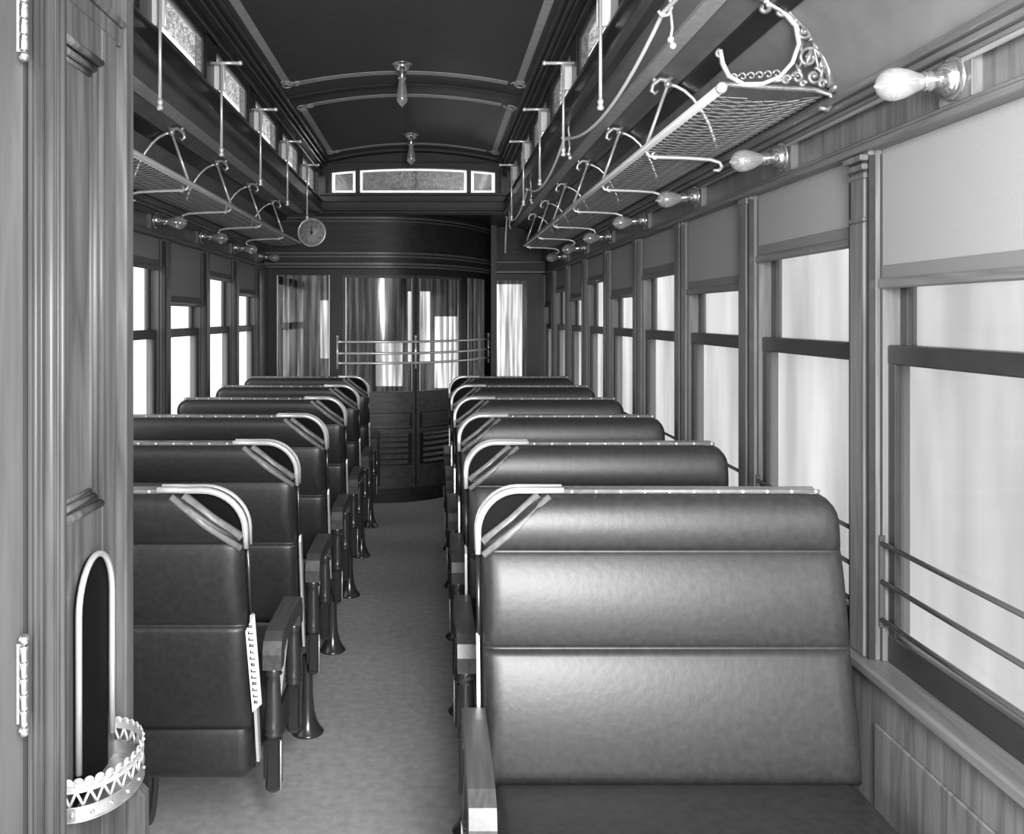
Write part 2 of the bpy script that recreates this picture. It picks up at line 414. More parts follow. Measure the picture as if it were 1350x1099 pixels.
# raised arched ceiling
def cz(x):  # height of the arched ceiling at offset x from the centre
    return 3.02 - .10*(x/.774)**2
N = 28
xs = [-.80+1.6*i/N for i in range(N+1)]
m = MB()
poly = [(x, cz(x)) for x in xs] + [(x, cz(x)+.05) for x in reversed(xs)]
m.prism(poly, lambda p: (CX+p[0], RE, p[1]), lambda p: (CX+p[0], 7.65, p[1]))
struct(m.build('ceiling', 'ceil'), 'dark arched upper ceiling with painted striping', 'ceiling')
def arc_rib(y0, y1, h, xa=-.77, xb=.77):
    q = MB(); pl = [(xa+(xb-xa)*i/24, cz(xa+(xb-xa)*i/24)) for i in range(25)]
    pl = [(x, z-h) for x, z in pl] + [(x, z+.01) for x, z in reversed(pl)]
    return q.prism(pl, lambda p: (CX+p[0], y0, p[1]), lambda p: (CX+p[0], y1, p[1]))
tn = 60
for yy in (5.45, 3.30, 1.15):
    q = arc_rib(yy-.03, yy+.03, .012); 
    pl = [(-.77+1.54*i/24) for i in range(25)]
    for dy in (-.035, .035):
        q.tube([(CX+x, yy+dy, cz(x)-.004) for x in pl], .006, 6)
    struct(q.build('trim_%d' % tn, 'dark_x'), 'moulding crossing the arched ceiling', 'moulding'); tn += 1
q = arc_rib(7.5, 7.6, .02); struct(q.build('trim_%d' % tn, 'dark_x'), 'moulding at the far end of the arched ceiling', 'moulding'); tn += 1
def curl(m, x, y, sx, sy):
    for (r0, turns, ox, oy, ph) in ((.042, 1.3, 0, .0, 0), (.030, 1.2, .05, .0, 1), (.030, 1.2, 0, .07*sy, 2)):
        pts = []
        for i in range(18):
            a = ph+i/17*turns*2*pi; r = r0*(1-.75*i/17)
            px, py = x+ox+r*cos(a)*sx, y+oy+r*sin(a)*sy*1.5
            pts.append((CX+px, py, cz(px)-.001))
        m.tube(pts, .007, 6)
def stripe_panel(y0, y1, name):
    m = MB(); w = .66
    def strip(pts):
        A = []
        for (x, y, nx, ny) in pts:
            h = .019 if nx else .034
            A.append([(CX+x-nx*h, y-ny*h, cz(x-nx*h)+.001), (CX+x-nx*h, y-ny*h, cz(x-nx*h)-.0025), (CX+x+nx*h, y+ny*h, cz(x+nx*h)-.0025), (CX+x+nx*h, y+ny*h, cz(x+nx*h)+.001)])
        m.loft(A)
    for y in (y0, y1): strip([(-w+.06+(2*w-.12)*i/20, y, 0, 1) for i in range(21)])
    for sx in (-1, 1):
        strip([(sx*w, y0+.10, 1, 0), (sx*w, y1-.10, 1, 0)])
        for y, sy in ((y0, 1), (y1, -1)): curl(m, sx*w, y, -sx, sy)
    return struct(m.build(name, 'stripe'), 'pale painted striping with scrolled corners on the ceiling', 'striping')
stripe_panel(5.70, 7.30, 'trim_70'); stripe_panel(3.55, 5.17, 'trim_71'); stripe_panel(1.4, 3.05, 'trim_72')

# ------------------------------------------------------------------ far end: clerestory end wall with transom
m = MB()
za, zb_ = 2.665, 2.895
def ztop(x): return 2.875 - .035*(x/.69)**2
m.box(CX-.82, CX+.82, 7.60, 7.66, 2.48, za)
m.box(CX-.82, CX-.69, 7.60, 7.66, za, 3.0); m.box(CX+.69, CX+.82, 7.60, 7.66, za, 3.0)
pl = [(-.69+1.38*i/20, ztop(-.69+1.38*i/20)) for i in range(21)] + [(.69, 3.03), (-.69, 3.03)]
m.prism(pl, lambda p: (CX+p[0], 7.60, p[1]), lambda p: (CX+p[0], 7.66, p[1]))
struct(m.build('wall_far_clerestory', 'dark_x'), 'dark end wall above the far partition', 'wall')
wn[0] += 1
r = sroot('window_%d' % wn[0], 'long arched transom of three patterned lights at the far end', 'window')
f = MB()
for x in (-.47, .47): f.box(CX+x-.018, CX+x+.018, 7.59, 7.65, za, ztop(x)+.01, .003)
f.build('mullion', 'dark', r)
for (a, b) in ((-.685, -.49), (-.452, .452), (.49, .685)):
    n = 12; q = MB(); pp = [(a+(b-a)*i/n) for i in range(n+1)]
    q.prism([(x, ztop(x)) for x in pp] + [(b, za), (a, za)], lambda p: (CX+p[0], 7.632, p[1]), lambda p: (CX+p[0], 7.636, p[1]))
    q.build('pane', 'clear', r)
    q = MB(); e_ = .022; pp = [(a+e_+(b-a-2*e_)*i/n) for i in range(n+1)]
    q.prism([(x, ztop(x)-e_) for x in pp] + [(b-e_, za+e_), (a+e_, za+e_)], lambda p: (CX+p[0], 7.626, p[1]), lambda p: (CX+p[0], 7.630, p[1]))
    q.build('patterned_pane', 'transom', r)
m = MB()
for z0, z1, d in ((2.64, 2.66, .03), (2.585, 2.60, .022), (2.51, 2.53, .03), (2.485, 2.50, .045), (2.915, 2.93, .02)):
    m.box(CX-.80, CX+.80, 7.60-d, 7.61, z0, z1, .003)
for x in (-.745, .745): m.box(CX+x-.012, CX+x+.012, 7.575, 7.605, 2.66, 2.92, .003)
struct(m.build('trim_80', 'dark_x'), 'mouldings framing the far transom', 'moulding')
struct(MB().box(-1.0, .65, 7.62, 10.1, 2.50, 2.54).build('ceiling_vestibule', 'dark_y'), 'flat ceiling over the far vestibule', 'ceiling')

# ------------------------------------------------------------------ far bulkhead, curved in plan
PATH = [(-1.46, 7.85), (-.9, 7.84), (-.5, 7.84), (-.25, 7.86), (-.05, 7.92), (.12, 8.02), (.27, 8.18), (.39, 8.42), (.48, 8.68), (.55, 8.98)]
def py_(x):
    t = min(1.0, max(0.0, (x+.62)/1.17)); return 7.84 + 1.14*t**2.8
def strip(m, xa, xb, z0, z1, f, b, n=None):
    n = n or max(2, int((xb-xa)/.018)); R = []
    for i in range(n+1):
        x = xa+(xb-xa)*i/n; y = py_(x)
        R.append([(x, y-f, z0), (x, y+b, z0), (x, y+b, z1), (x, y-f, z1)])
    return m.loft(R)
m = MB()
strip(m, -1.46, .56, 0, .90, 0, .05); strip(m, -1.46, .56, 1.98, 2.10, 0, .05)
for a, b in ((-1.46, -1.37), (-.915, -.80), (-.195, -.135), (.245, .31), (.485, .56)):
    strip(m, a, b, .90, 1.98, 0, .05)
m.box(.545, .60, 8.70, 9.06, 0, 2.50)
m.box(.56, 1.10, 9.05, 9.11, 0, 1.0); m.box(.56, 1.10, 9.05, 9.11, 1.98, 2.5)
m.box(.56, .625, 9.05, 9.11, 1.0, 1.98); m.box(.93, 1.10, 9.05, 9.11, 1.0, 1.98)
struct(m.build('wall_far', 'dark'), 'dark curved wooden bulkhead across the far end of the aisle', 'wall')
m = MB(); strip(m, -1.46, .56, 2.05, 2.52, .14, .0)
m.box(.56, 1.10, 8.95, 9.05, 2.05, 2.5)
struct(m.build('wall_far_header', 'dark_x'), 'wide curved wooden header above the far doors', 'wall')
m = MB()
for z0, z1, d in ((2.150, 2.168, .175), (2.125, 2.138, .16), (2.060, 2.078, .17), (2.036, 2.05, .155), (2.455, 2.468, .16), (2.43, 2.438, .15)):
    strip(m, -1.455, .56, z0, z1, d, -.12)
for z0, z1 in ((2.15, 2.165), (2.05, 2.07)): m.box(.60, 1.09, 8.92, 8.96, z0, z1, .003)
struct(m.build('trim_81', 'wood_y'), 'curved double moulding on the far header', 'moulding')
def far_glass(label, a, b, z0, z1):
    wn[0] += 1
    r = sroot('window_%d' % wn[0], label, 'window')
    q = MB(); strip(q, a, b, z0, z1, -.02, .024); q.build('pane', 'streak', r)
    q = MB()
    for xx in (a, b-.008): strip(q, xx, xx+.008, z0, z1, .012, -.004, 2)
    strip(q, a, b, z0-.004, z0+.008, .01, -.004)
    q.build('beading', 'brass', r)
far_glass('tall streaked glass at the left end of the far bulkhead', -1.372, -.912, .90, 1.98)
far_glass('narrow streaked glass in the curve of the far bulkhead', .308, .487, .90, 1.98)
wn[0] += 1
r = sroot('window_%d' % wn[0], 'streaked glass in the recess right of the far doors', 'window')
MB().box(.62, .935, 9.075, 9.08, 1.0, 1.98).build('pane', 'streak', r)
# the two door leaves
for di, (a, b) in enumerate(((-.80, -.17), (-.16, .245))):
    r = sroot('door_%d' % (3+di), '%s leaf of the far double doors with louvred base' % ('left', 'right')[di], 'door')
    q = MB()
    strip(q, a, a+.03, .12, 1.97, .018, -.002); strip(q, b-.03, b, .12, 1.97, .018, -.002)
    strip(q, a, b, .12, .32, .016, -.002); strip(q, a, b, .78, .965, .016, -.002); strip(q, a, b, .60, .64, .016, -.002)
    strip(q, a, b, 1.955, 1.98, .016, -.002)
    q.build('frame', 'fardoor', r)
    q = MB(); strip(q, a+.05, b-.05, .655, .765, .014, -.002); q.build('raised_panel', 'fardoor', r)
    q = MB()
    for z in (.655, .765): strip(q, a+.045, b-.045, z-.004, z+.004, .020, -.01)
    q.build('panel_beading', 'wood_y', r)
    for z in (.345, .395, .445, .495, .545, .585):
        q = MB(); R = []
        for i in range(9):
            x = a+.06+(b-a-.12)*i/8; y = py_(x)
            R.append([(x, y-.022, z-.010), (x, y-.002, z+.012), (x, y-.002, z+.018), (x, y-.024, z-.002)])
        q.loft(R); q.build('louvre_slat', 'wood_y', r)
    q = MB(); strip(q, a+.028, b-.028, .965, 1.96, -.02, .024); q.build('pane', 'streak', r)
    q = MB()
    for xx in (a+.026, b-.034): strip(q, xx, xx+.008, .965, 1.955, .024, -.01, 2)
    q.build('beading', 'brass', r)
# passenger guard rails across the doors
t = thing('guard_rail', 'three polished rails fixed across the glass of the far doors', 'guard rail', (-.84, 7.8, 1.21))
for z in (1.40, 1.30, 1.215):
    MB().tube([(-.84+i*(.53+.84)/30, py_(-.84+i*(.53+.84)/30)-.055, z) for i in range(31)], .0105, 8).build('rail', 'brass', t)
for x in (-.84, -.165, .53):
    q = MB(); q.tube([(x, py_(x)-.05, 1.165), (x, py_(x)-.05, 1.44)], .010, 8)
    for z in (1.40, 1.30, 1.215): q.box(x-.008, x+.008, py_(x)-.055, py_(x)+.004, z-.008, z+.008, .002)
    q.ball((x, py_(x)-.05, 1.445), .013)
    q.build('bracket', 'brass', t)
t.location = (0, 0, 0)
# baseboard
q = MB(); strip(q, -1.46, .56, 0, .12, .03, -.001)
struct(q.build('baseboard_far', 'dark_x'), 'dark baseboard under the far doors', 'baseboard')

# ------------------------------------------------------------------ vestibule beyond the bulkhead
m = MB()
xl = X(WALL, -1)
for a, b in ((7.95, 8.62), (8.98, 9.50), (9.92, 10.1)): m.box(xl, xl-.12, a, b, .8, 2.0)
m.box(xl, xl-.12, 7.95, 10.1, 0, .8); m.box(xl, xl-.12, 7.95, 10.1, 1.92, 2.54)
m.box(xl, xl-.06, 8.6, 9.95, 1.49, 1.56)
yv = 10.05
opens = [(-1.28, -1.02, 1.15, 1.80), (-.66, -.36, .84, 1.35), (-.30, -.05, 1.1, 1.9), (-.0, .36, .82, 1.62), (.62, .98, .95, 1.98)]
m.box(-1.6, 1.25, yv, yv+.06, 0, .8); m.box(-1.6, 1.25, yv, yv+.06, 2.0, 2.54)
xx = -1.6
for a, b, z0, z1 in opens:
    m.box(xx, a, yv, yv+.06, .8, 2.0)
    m.box(a, b, yv, yv+.06, .8, z0); m.box(a, b, yv, yv+.06, z1, 2.0); xx = b
m.box(xx, 1.25, yv, yv+.06, .8, 2.0)
m.box(1.10, 1.22, 9.1, 10.1, 0, .9); m.box(1.10, 1.22, 9.1, 10.1, 1.95, 2.54); m.box(1.10, 1.22, 9.1, 9.3, .9, 1.95); m.box(1.10, 1.22, 9.85, 10.1, .9, 1.95)  # right side opening added to brighten the vestibule
m.box(.60, 1.25, 9.1, 10.1, 2.50, 2.54)
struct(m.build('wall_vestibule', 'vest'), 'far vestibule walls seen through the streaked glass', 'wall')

# ------------------------------------------------------------------ seats
ZB = 1.174; LEAN = .22; SW = .91
def yb_(z): return (ZB-z)*LEAN
def make_back(parent):
    zc = [1.174, 1.035, .81, .505]     # top, channels, bottom
    def half(z):
        for a, b in zip(zc, zc[1:]):
            if b <= z <= a:
                u = (a-z)/(a-b)
                amp = .024 if a > 1.1 else .022
                return .026 + amp*max(0, sin(pi*u))**.55
        return .026
    zs = [ZB, ZB-.006, ZB-.018, ZB-.035]
    z = ZB-.05
    while z > .52: zs.append(z); z -= .0145
    zs += [1.035, .81, .505, 1.035+.005, 1.035-.005, .81+.005, .81-.005]
    zs = sorted(set(zs), reverse=True)
    def xr(z):   # aisle side: chamfered corner
        t = ZB-z
        return -.150+.150*min(1, t/.12)-.004
    def xl(z):   # wall side: rounded corner
        t = ZB-z; R = .07
        return -SW + (R-math.sqrt(max(0, R*R-(R-t)**2)) if t < R else 0)
    NU = 26; us = [.5-.5*cos(pi*i/NU) for i in range(NU+1)]
    m = MB(); F, B = [], []
    for z in zs:
        a, b = xl(z), xr(z); rowF, rowB = [], []
        for u in us:
            x = a+(b-a)*u; e = min(x-a, b-x); k = math.sqrt(max(0, 1-(1-min(1, e/.035))**2))
            kt = math.sqrt(max(0, 1-(1-min(1, (ZB-z+.001)/.03))**2))
            h = .006+(half(z)-.006)*k*max(kt, .12)
            rowF.append(m.bm.verts.new((x, yb_(z)-h, z))); rowB.append(m.bm.verts.new((x, yb_(z)+h, z)))
        F.append(rowF); B.append(rowB)
    def q(*v):
        f = m.bm.faces.new(v); f.smooth = True
    for i in range(len(zs)-1):
        for j in range(NU):
            q(F[i][j], F[i+1][j], F[i+1][j+1], F[i][j+1]); q(B[i][j+1], B[i+1][j+1], B[i+1][j], B[i][j])
        q(F[i][0], B[i][0], B[i+1][0], F[i+1][0]); q(F[i][NU], F[i+1][NU], B[i+1][NU], B[i][NU])
    for j in range(NU):
        q(F[0][j], F[0][j+1], B[0][j+1], B[0][j]); q(F[-1][j+1], F[-1][j], B[-1][j], B[-1][j+1])
    return m.build('backrest', 'leather', parent)
def make_seat(arm0, arm1, nail):
    t = thing('bench_seat', 'x', 'seat')
    make_back(t)
    # metal tube handle round the open aisle corner, front and back faces
    def corner(off, r):
        pts = [(-.215, yb_(ZB)+off, ZB+.004)]
        R = .105
        for i in range(11):
            a = pi/2*i/10
            pts.append((-R+R*sin(a)+.004, yb_(ZB-R+R*cos(a))+off, ZB+.004-R+R*cos(a)))
        pts.append((.004, yb_(ZB-.15)+off, ZB-.15))
        return pts
    q = MB()
    q.tube(corner(-.022, 1), [.008]+[.0085]*11+[.0075], 10)
    q.tube(corner(.022, 1), [.008]+[.0085]*11+[.0075], 10)
    q.build('corner_handle', 'brass', t)
    q = MB()    # dark wooden edge band between the tubes
    pa = corner(0, 1); R_ = []
    for i, p in enumerate(pa):
        nx, nz = (p[0]+.105)/.105 if p[0] > -.105 else 0, (p[2]-(ZB-.105))/.105 if p[2] > ZB-.105 else 0
        l = math.hypot(nx, nz) or 1; nx /= l; nz /= l
        R_.append([(p[0]-nx*.004, p[1]-.02, p[2]-nz*.004), (p[0]+nx*.003, p[1]-.02, p[2]+nz*.003), (p[0]+nx*.003, p[1]+.02, p[2]+nz*.003), (p[0]-nx*.004, p[1]+.02, p[2]-nz*.004)])
    q.loft(R_); q.build('corner_band', 'iron', t)
    # nailed leather band along the top
    q = MB()
    q.box(-SW+.05, -.20, -.020, .020, ZB-.008, ZB+.006, .003)
    q.tube([(-SW+.045, -.021, ZB+.002), (-.205, -.021, ZB+.002)], .0045, 8)
    q.tube([(-SW+.045, .021, ZB+.002), (-.205, .021, ZB+.002)], .0045, 8)
    q.build('top_band', 'piping', t)
    for i in range(11):
        q = MB()
        if i == 0: n0 = q.ball((-.235, nail*.0245, ZB+.0015), .0052, 8).build('nail_head', 'brass', t)
        else:
            n1 = n0.copy(); COL.objects.link(n1); n1.location.x = -i*.062
    # padded strap across the cut corner
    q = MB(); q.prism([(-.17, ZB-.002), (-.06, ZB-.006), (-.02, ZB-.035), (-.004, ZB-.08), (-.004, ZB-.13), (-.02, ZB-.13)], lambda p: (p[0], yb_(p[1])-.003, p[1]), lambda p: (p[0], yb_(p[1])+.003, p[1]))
    q.build('corner_gap_dark', 'black', t)  # black sheet added to keep the open corner gap dark
    for d, r in ((.0, .0125), (.030, .009)):
        a = Vector((-.150-d*.9, .0, ZB-.010)); b = Vector((-.008, yb_(ZB-.122-d), ZB-.122-d*.9))
        for sy in (-1, 1):
            MB().tube([a+Vector((0, sy*(.018+d*.5), 0)), a.lerp(b, .5)+Vector((0, sy*(.026+d*.7), -.003)), b+Vector((0, sy*(.018+d*.5), 0))], r, 8).build('corner_piping', 'piping', t)
    # edge strip down the aisle edge
    q = MB()
    q.tube([(.003, yb_(z), z) for z in (1.03, .9, .82)], .006, 8)
    q.build('edge_strip', 'iron', t)
    q = MB(); 
    R_ = []
    for z, w in ((.835, .004), (.81, .016), (.6, .016), (.44, .014), (.40, .012)):
        y = yb_(z); R_.append([(.002, y-w, z), (.010, y-w, z), (.010, y+w, z), (.002, y+w, z)])
    q.loft(R_); q.build('swing_arm', 'brass', t)
    # cushion
    q = MB(); q.box(-SW+.01, -.01, .15, .68, .345, .515, .04, 4)
    for f in q.bm.faces: f.smooth = True
    q.build('cushion', 'leather', t)
    q = MB(); q.box(-SW+.03, -.03, .30, .58, .31, .35, .005); q.build('cushion_frame', 'iron', t)
    # armrest and end frame
    a0, a1 = arm0, arm1
    prof = [(a0+.0, .600), (a0-.004, .645), (a0+.012, .68), (a0+.05, .697), (a0+.12, .700), (a1-.12, .700), (a1-.05, .697), (a1-.012, .68), (a1+.004, .645), (a1, .600),
            (a1-.05, .600), (a1-.06, .635), (a1-.09, .650), (a0+.09, .650), (a0+.06, .635), (a0+.05, .600)]
    q = MB(); q.prism(prof, lambda p: (-.006, p[0], p[1]), lambda p: (.048, p[0], p[1])); q.build('armrest', 'arm', t)
    for yy in (a0+.026, a1-.026):
        q = MB()
        q.lathe([(.012, .24), (.024, .25), (.024, .40), (.026, .405), (.0285, .412), (.024, .418), (.0285, .426), (.025, .433), (.026, .46), (.020, .56), (.019, .575), (.026, .582), (.022, .589), (.026, .596), (.018, .602)], (.021, yy, 0), (0, 0, 1), 14)
        q.build('arm_post', 'castiron', t)
    q = MB()
    q.box(-.002, .010, a0-.01, a1+.01, .29, .40, .003)
    q.box(.003, .045, a0-.002, a0+.052, .255, .405, .006)
    q.box(.003, .045, a1-.052, a1+.002, .255, .405, .006)
    q.build('end_frame', 'iron', t)
    for o_ in (0, .035):
        MB().tube([(.018, a0+.06+o_, .40), (.018, a1-.13+o_, .645)], .005, 6).build('brace', 'brass', t)
    q = MB(); q.tube([(.046, a0+.002, .255), (.047, a0-.003, .40)], .003, 6); q.build('edge_bead', 'brass', t)
    # trumpet foot
    q = MB(); q.lathe([(.001, 0), (.062, 0), (.064, .005), (.060, .010), (.050, .022), (.036, .05), (.026, .09), (.021, .15), (.019, .24), (.021, .30), (.001, .30)], (-.005, .34, .0), (0, 0, 1), 24)
    q.build('pedestal', 'castiron', t)
    # looped inner foot under the cushion
    q = MB(); q.tube([(-.425+.024*cos(a), .56+.0*cos(a), .155+.15*sin(a)) for a in [2*pi*i/28 for i in range(28)]], .011, 8, closed=True)
    q.build('looped_foot', 'castiron', t)
    q = MB(); q.box(-SW+.0, -SW+.03, .2, .6, .30, .34, .003); q.box(-SW+.005, -SW+.03, .36, .44, 0, .30, .003); q.build('wall_leg', 'iron', t)
    return t
def labels_seat(s, i):
    if s > 0:
        return ['large grey-lit leather bench seat at the near end of the right row', 'dark leather bench seat directly behind the large near one of the right row'][i] if i < 2 else \
            'dark leather bench seat, %s from the near end of the right row' % ORD[i]
    return 'dark leather bench seat, %s from the near end of the left row' % ORD[i] if i else 'dark leather bench seat beside the left door, pale engraved plate on its edge'
for s in (-1, 1):
    proto = make_seat(.285, .71, -1) if s < 0 else make_seat(.135, .60, 1)
    seats = [proto]+[copy_tree(proto) for _ in range(5)]
    for i, o in enumerate(seats):
        o.location = ((-.49, Y0+i*P, 0) if s < 0 else (.113, Y0+i*P, 0))
        if s > 0: o.rotation_euler = (0, 0, pi)
        o['label'] = labels_seat(s, i); o['category'] = 'seat'; o['group'] = 'bench seats in the %s row' % SIDE[s]
    if s < 0:
        bpy.data.objects.remove(next(c for c in proto.children if c.name.startswith('pedestal')))
        # engraved plate on the near left seat
        pl_ = MB(); R_ = []
        for z, dy in ((.80, 0), (.60, 0)):
            y = yb_(z)-.02; R_.append([(.000, y-.018, z), (.006, y-.018, z), (.006, y+.006, z), (.0, y+.006, z)])
        A = [(-.002, yb_(.80)-.022, .80), (.034, yb_(.80)-.022, .835)]
        q = MB()
        y1, y2 = yb_(.82)-.03, yb_(.58)-.03
        q.prism([(-.006, .795), (.020, .845), (.028, .585), (.002, .560)], lambda p: (p[0], yb_(p[1])-.034, p[1]), lambda p: (p[0], yb_(p[1])-.030, p[1]))
        pp = q.build('engraved_plate', 'paper', proto); pp['label'] = 'pale engraved plate on the seat edge'
        q = MB(); rnd = random.Random(3)
        for k in range(13):
            z = .806-k*.0182; x = .007+(k/13)*.006
            y = yb_(z)-.0352
            w = rnd.choice([.006, .005, .007])
            for dz in ((0, .008) if k % 3 else (0, .004, .008)):
                q.box(x-w, x+w, y-.0006, y+.0012, z+dz, z+dz+.0025)
            q.box(x-w, x-w+.003, y-.0006, y+.0012, z, z+.0105)
        q.build('plate_engraving', 'ink', proto)

# ------------------------------------------------------------------ luggage racks
def spiral(cx, cz_, r0, a0, turns, n=22, shrink=.82, d=1):
    return [(cx+r0*(1-shrink*i/(n-1))*cos(a0+d*2*pi*turns*i/(n-1)), cz_+r0*(1-shrink*i/(n-1))*sin(a0+d*2*pi*turns*i/(n-1))) for i in range(n)]
def rack(s):
    ya, yb = 2.42, (7.75 if s > 0 else 7.50)
    RF, RB, Z = .95, 1.245, 2.225
    t = thing('luggage_rack', 'brass and wire luggage rack hung above the %s windows' % SIDE[s], 'luggage rack', (0, 0, 0))
    MB().tube([(X(RF, s), ya, Z+.008), (X(RF, s), yb, Z+.008)], .0135, 12).build('front_rail', 'brass', t)
    MB().tube([(X(RB, s), ya, Z), (X(RB, s), yb, Z)], .007, 8).build('back_rail', 'iron', t)
    q = MB(); st = .045; w = RB-RF
    y = ya
    def lat(p0, p1): q.tube([p0, p1], .0011, 4, caps=False)
    def sagz(u): return Z-.004-.018*sin(pi*u)
    nx_ = 6
    for k in range(nx_):     # lengthwise wires
        u = (k+.5)/nx_; x = X(RF+w*u, s); lat((x, ya, sagz(u)), (x, yb, sagz(u)))
    y = ya-.14
    while y < yb:
        for dr in (1, -1):
            pts = []
            for j in range(5):
                u = j/4; yy = y+(.14*u if dr > 0 else .14*(1-u)); 
                if yy < ya or yy > yb: continue
                pts.append((X(RF+w*u, s), yy, sagz(u)))
            if len(pts) > 1: q.tube(pts, .0015, 4, caps=False)
        y += st
    o = q.build('net', 'net', t); 
    k = 0; y = ya
    while y < yb+.05:
        br = MB(); hx, hz = 1.03, 2.466
        if k > 0:   # diagonal stay, cove arc and ceiling hook
            br.tube([(X(RF, s), y, Z+.012), (X(hx, s), y, hz)], .0065, 8)
            br.build('stay', 'brass', t)
            a = MB()
            a.tube([(X(x_, s), y, z_) for x_, z_ in ((hx, hz), (1.06, 2.458), (1.09, 2.442), (1.12, 2.415), (1.15, 2.375), (1.178, 2.325), (1.198, 2.27), (1.212, 2.222))], .0065, 8)
            a.build('cove_arm', 'brass', t)
            h = MB()
            h.tube([(X(x_, s), y, z_) for x_, z_ in ((hx+.02, hz+.03), (hx, hz+.012), (hx-.03, hz+.018), (hx-.055, hz-.004), (hx-.06, hz-.025), (hx-.048, hz-.035), (hx-.036, hz-.024))], [.008, .011, .009, .009, .008, .007, .004], 8)
            h.ball((X(hx, s), y, hz), .016, 10); h.ball((X(hx-.05, s), y, hz+.016), .010, 8)
            h.build('ceiling_hook', 'nickel', t)
        if k == 0: y += P; k += 1; continue
        a = MB()    # bottom arm with curled end
        zz = Z-.028
        pts = [(RF, Z-.004), (RF+.012, Z-.022), (RF+.045, zz+.003), (RF+.15, zz+.0), (RF+.235, zz-.006), (RF+.268, zz-.016), (RF+.277, zz-.032), (RF+.266, zz-.046), (RF+.245, zz-.044)]
        if s > 0 or True:
            a.tube([(X(x_, s), y, z_) for x_, z_ in pts], [.007]*7+[.0065, .005], 8)
            a.tube([(X(x_, s), y, z_) for x_, z_ in spiral(RF+.035, Z-.022, .016, pi/2, .9)], .0045, 6)
        a.build('bottom_arm', 'brass', t)
        y += P; k += 1
    # scrolled end brackets
    def end(y, cheap=False):
        e = MB()
        def T(pts, r, **k): e.tube([(X(x_, s), y, z_) for x_, z_ in pts], r, 8, **k)
        cv = [(1.245, 2.235), (1.238, 2.29), (1.215, 2.345), (1.18, 2.395), (1.14, 2.435), (1.09, 2.464), (1.035, 2.486), (.98, 2.497)]
        T(cv, .011)
        T([(RF-.005, Z+.02), (1.05, Z+.012), (1.20, Z+.004), (1.243, Z-.008), (1.252, Z-.03), (1.235, Z-.05), (1.212, Z-.044)], .0075)
        oval = [(RF-.003, 2.335), (RF+.003, 2.30), (RF+.02, 2.265), (RF+.06, 2.243), (RF+.11, 2.244), (RF+.155, 2.262), (RF+.19, 2.30), (RF+.208, 2.35), (RF+.2, 2.40), (RF+.165, 2.44), (RF+.115, 2.468)]
        ov = MB(); ov.tube([(X(x_, s), y-.004, z_) for x_, z_ in oval], .0062, 8); ov.build('oval_rim', 'brass', t)
        T(oval, .0075); T(spiral(RF+.115, 2.45, .02, pi/2, .9, d=-1), .007)
        T(spiral(RF-.003, 2.325, .012, pi/2, .9), .005)
        for k in range(6):
            T(spiral(RF+.035+k*.023, 2.262+.002*k, .011, pi, .95, 12, .6, d=-1), .0038)
        for (cx, cz_, r, a, tn_, d) in ((1.185, 2.315, .030, 0, 1.5, 1), (1.20, 2.265, .024, pi/2, 1.4, -1), (1.215, 2.345, .014, 0, 1.2, 1), (1.175, 2.385, .020, pi, 1.4, 1),
                                        (1.15, 2.415, .016, 0, 1.3, -1), (1.115, 2.44, .014, pi, 1.3, 1), (1.125, 2.255, .014, 0, 1.3, 1), (1.155, 2.262, .016, pi, 1.4, -1),
                                        (1.225, 2.30, .012, 0, 1.2, -1), (1.08, 2.458, .010, 0, 1.2, 1), (1.17, 2.245, .009, 0, 1.2, 1), (1.222, 2.245, .012, 0, 1.2, 1)):
            T(spiral(cx, cz_, r, a, tn_, d=d), [.0058]*16+[.004]*6)
        for pts in (((1.12, 2.246), (1.15, 2.27), (1.165, 2.30), (1.165, 2.34), (1.17, 2.36)), ((1.235, 2.27), (1.21, 2.29), (1.20, 2.34), (1.195, 2.37)), ((1.165, 2.35), (1.16, 2.39), (1.135, 2.425), (1.10, 2.45))):
            T(pts, .0045)
        for b_ in ((1.185, 2.315), (1.20, 2.265), (1.175, 2.385), (1.15, 2.415)): e.ball((X(b_[0], s), y, b_[1]), .009, 8)
        e.ball((X(1.256, s), y, 2.235), .016, 10); e.ball((X(1.256, s), y, 2.26), .012, 10)
        for (c_, d_, w_) in (((1.175, 2.29), (1.20, 2.35), .010), ((1.215, 2.25), (1.228, 2.31), .008), ((1.09, 2.25), (1.14, 2.262), .007), ((1.16, 2.395), (1.12, 2.44), .008), ((1.185, 2.36), (1.205, 2.375), .007), ((1.15, 2.30), (1.17, 2.26), .007)):
            mx_ = ((c_[0]+d_[0])/2, (c_[1]+d_[1])/2)
            e.tube([(X(c_[0], s), y, c_[1]), (X(mx_[0], s), y, mx_[1]), (X(d_[0], s), y, d_[1])], [.003, w_, .003], 8)
        return e.build('scrolled_end', 'cast', t)
    end(ya); 
    q = MB(); q.ball((X(RF, s), ya-.004, Z+.008), .016, 12); q.build('rail_finial', 'brass', t)
    q = MB(); q.ball((X(RF, s), yb, Z+.008), .014, 12); q.build('rail_finial', 'brass', t)
rack(1); rack(-1)

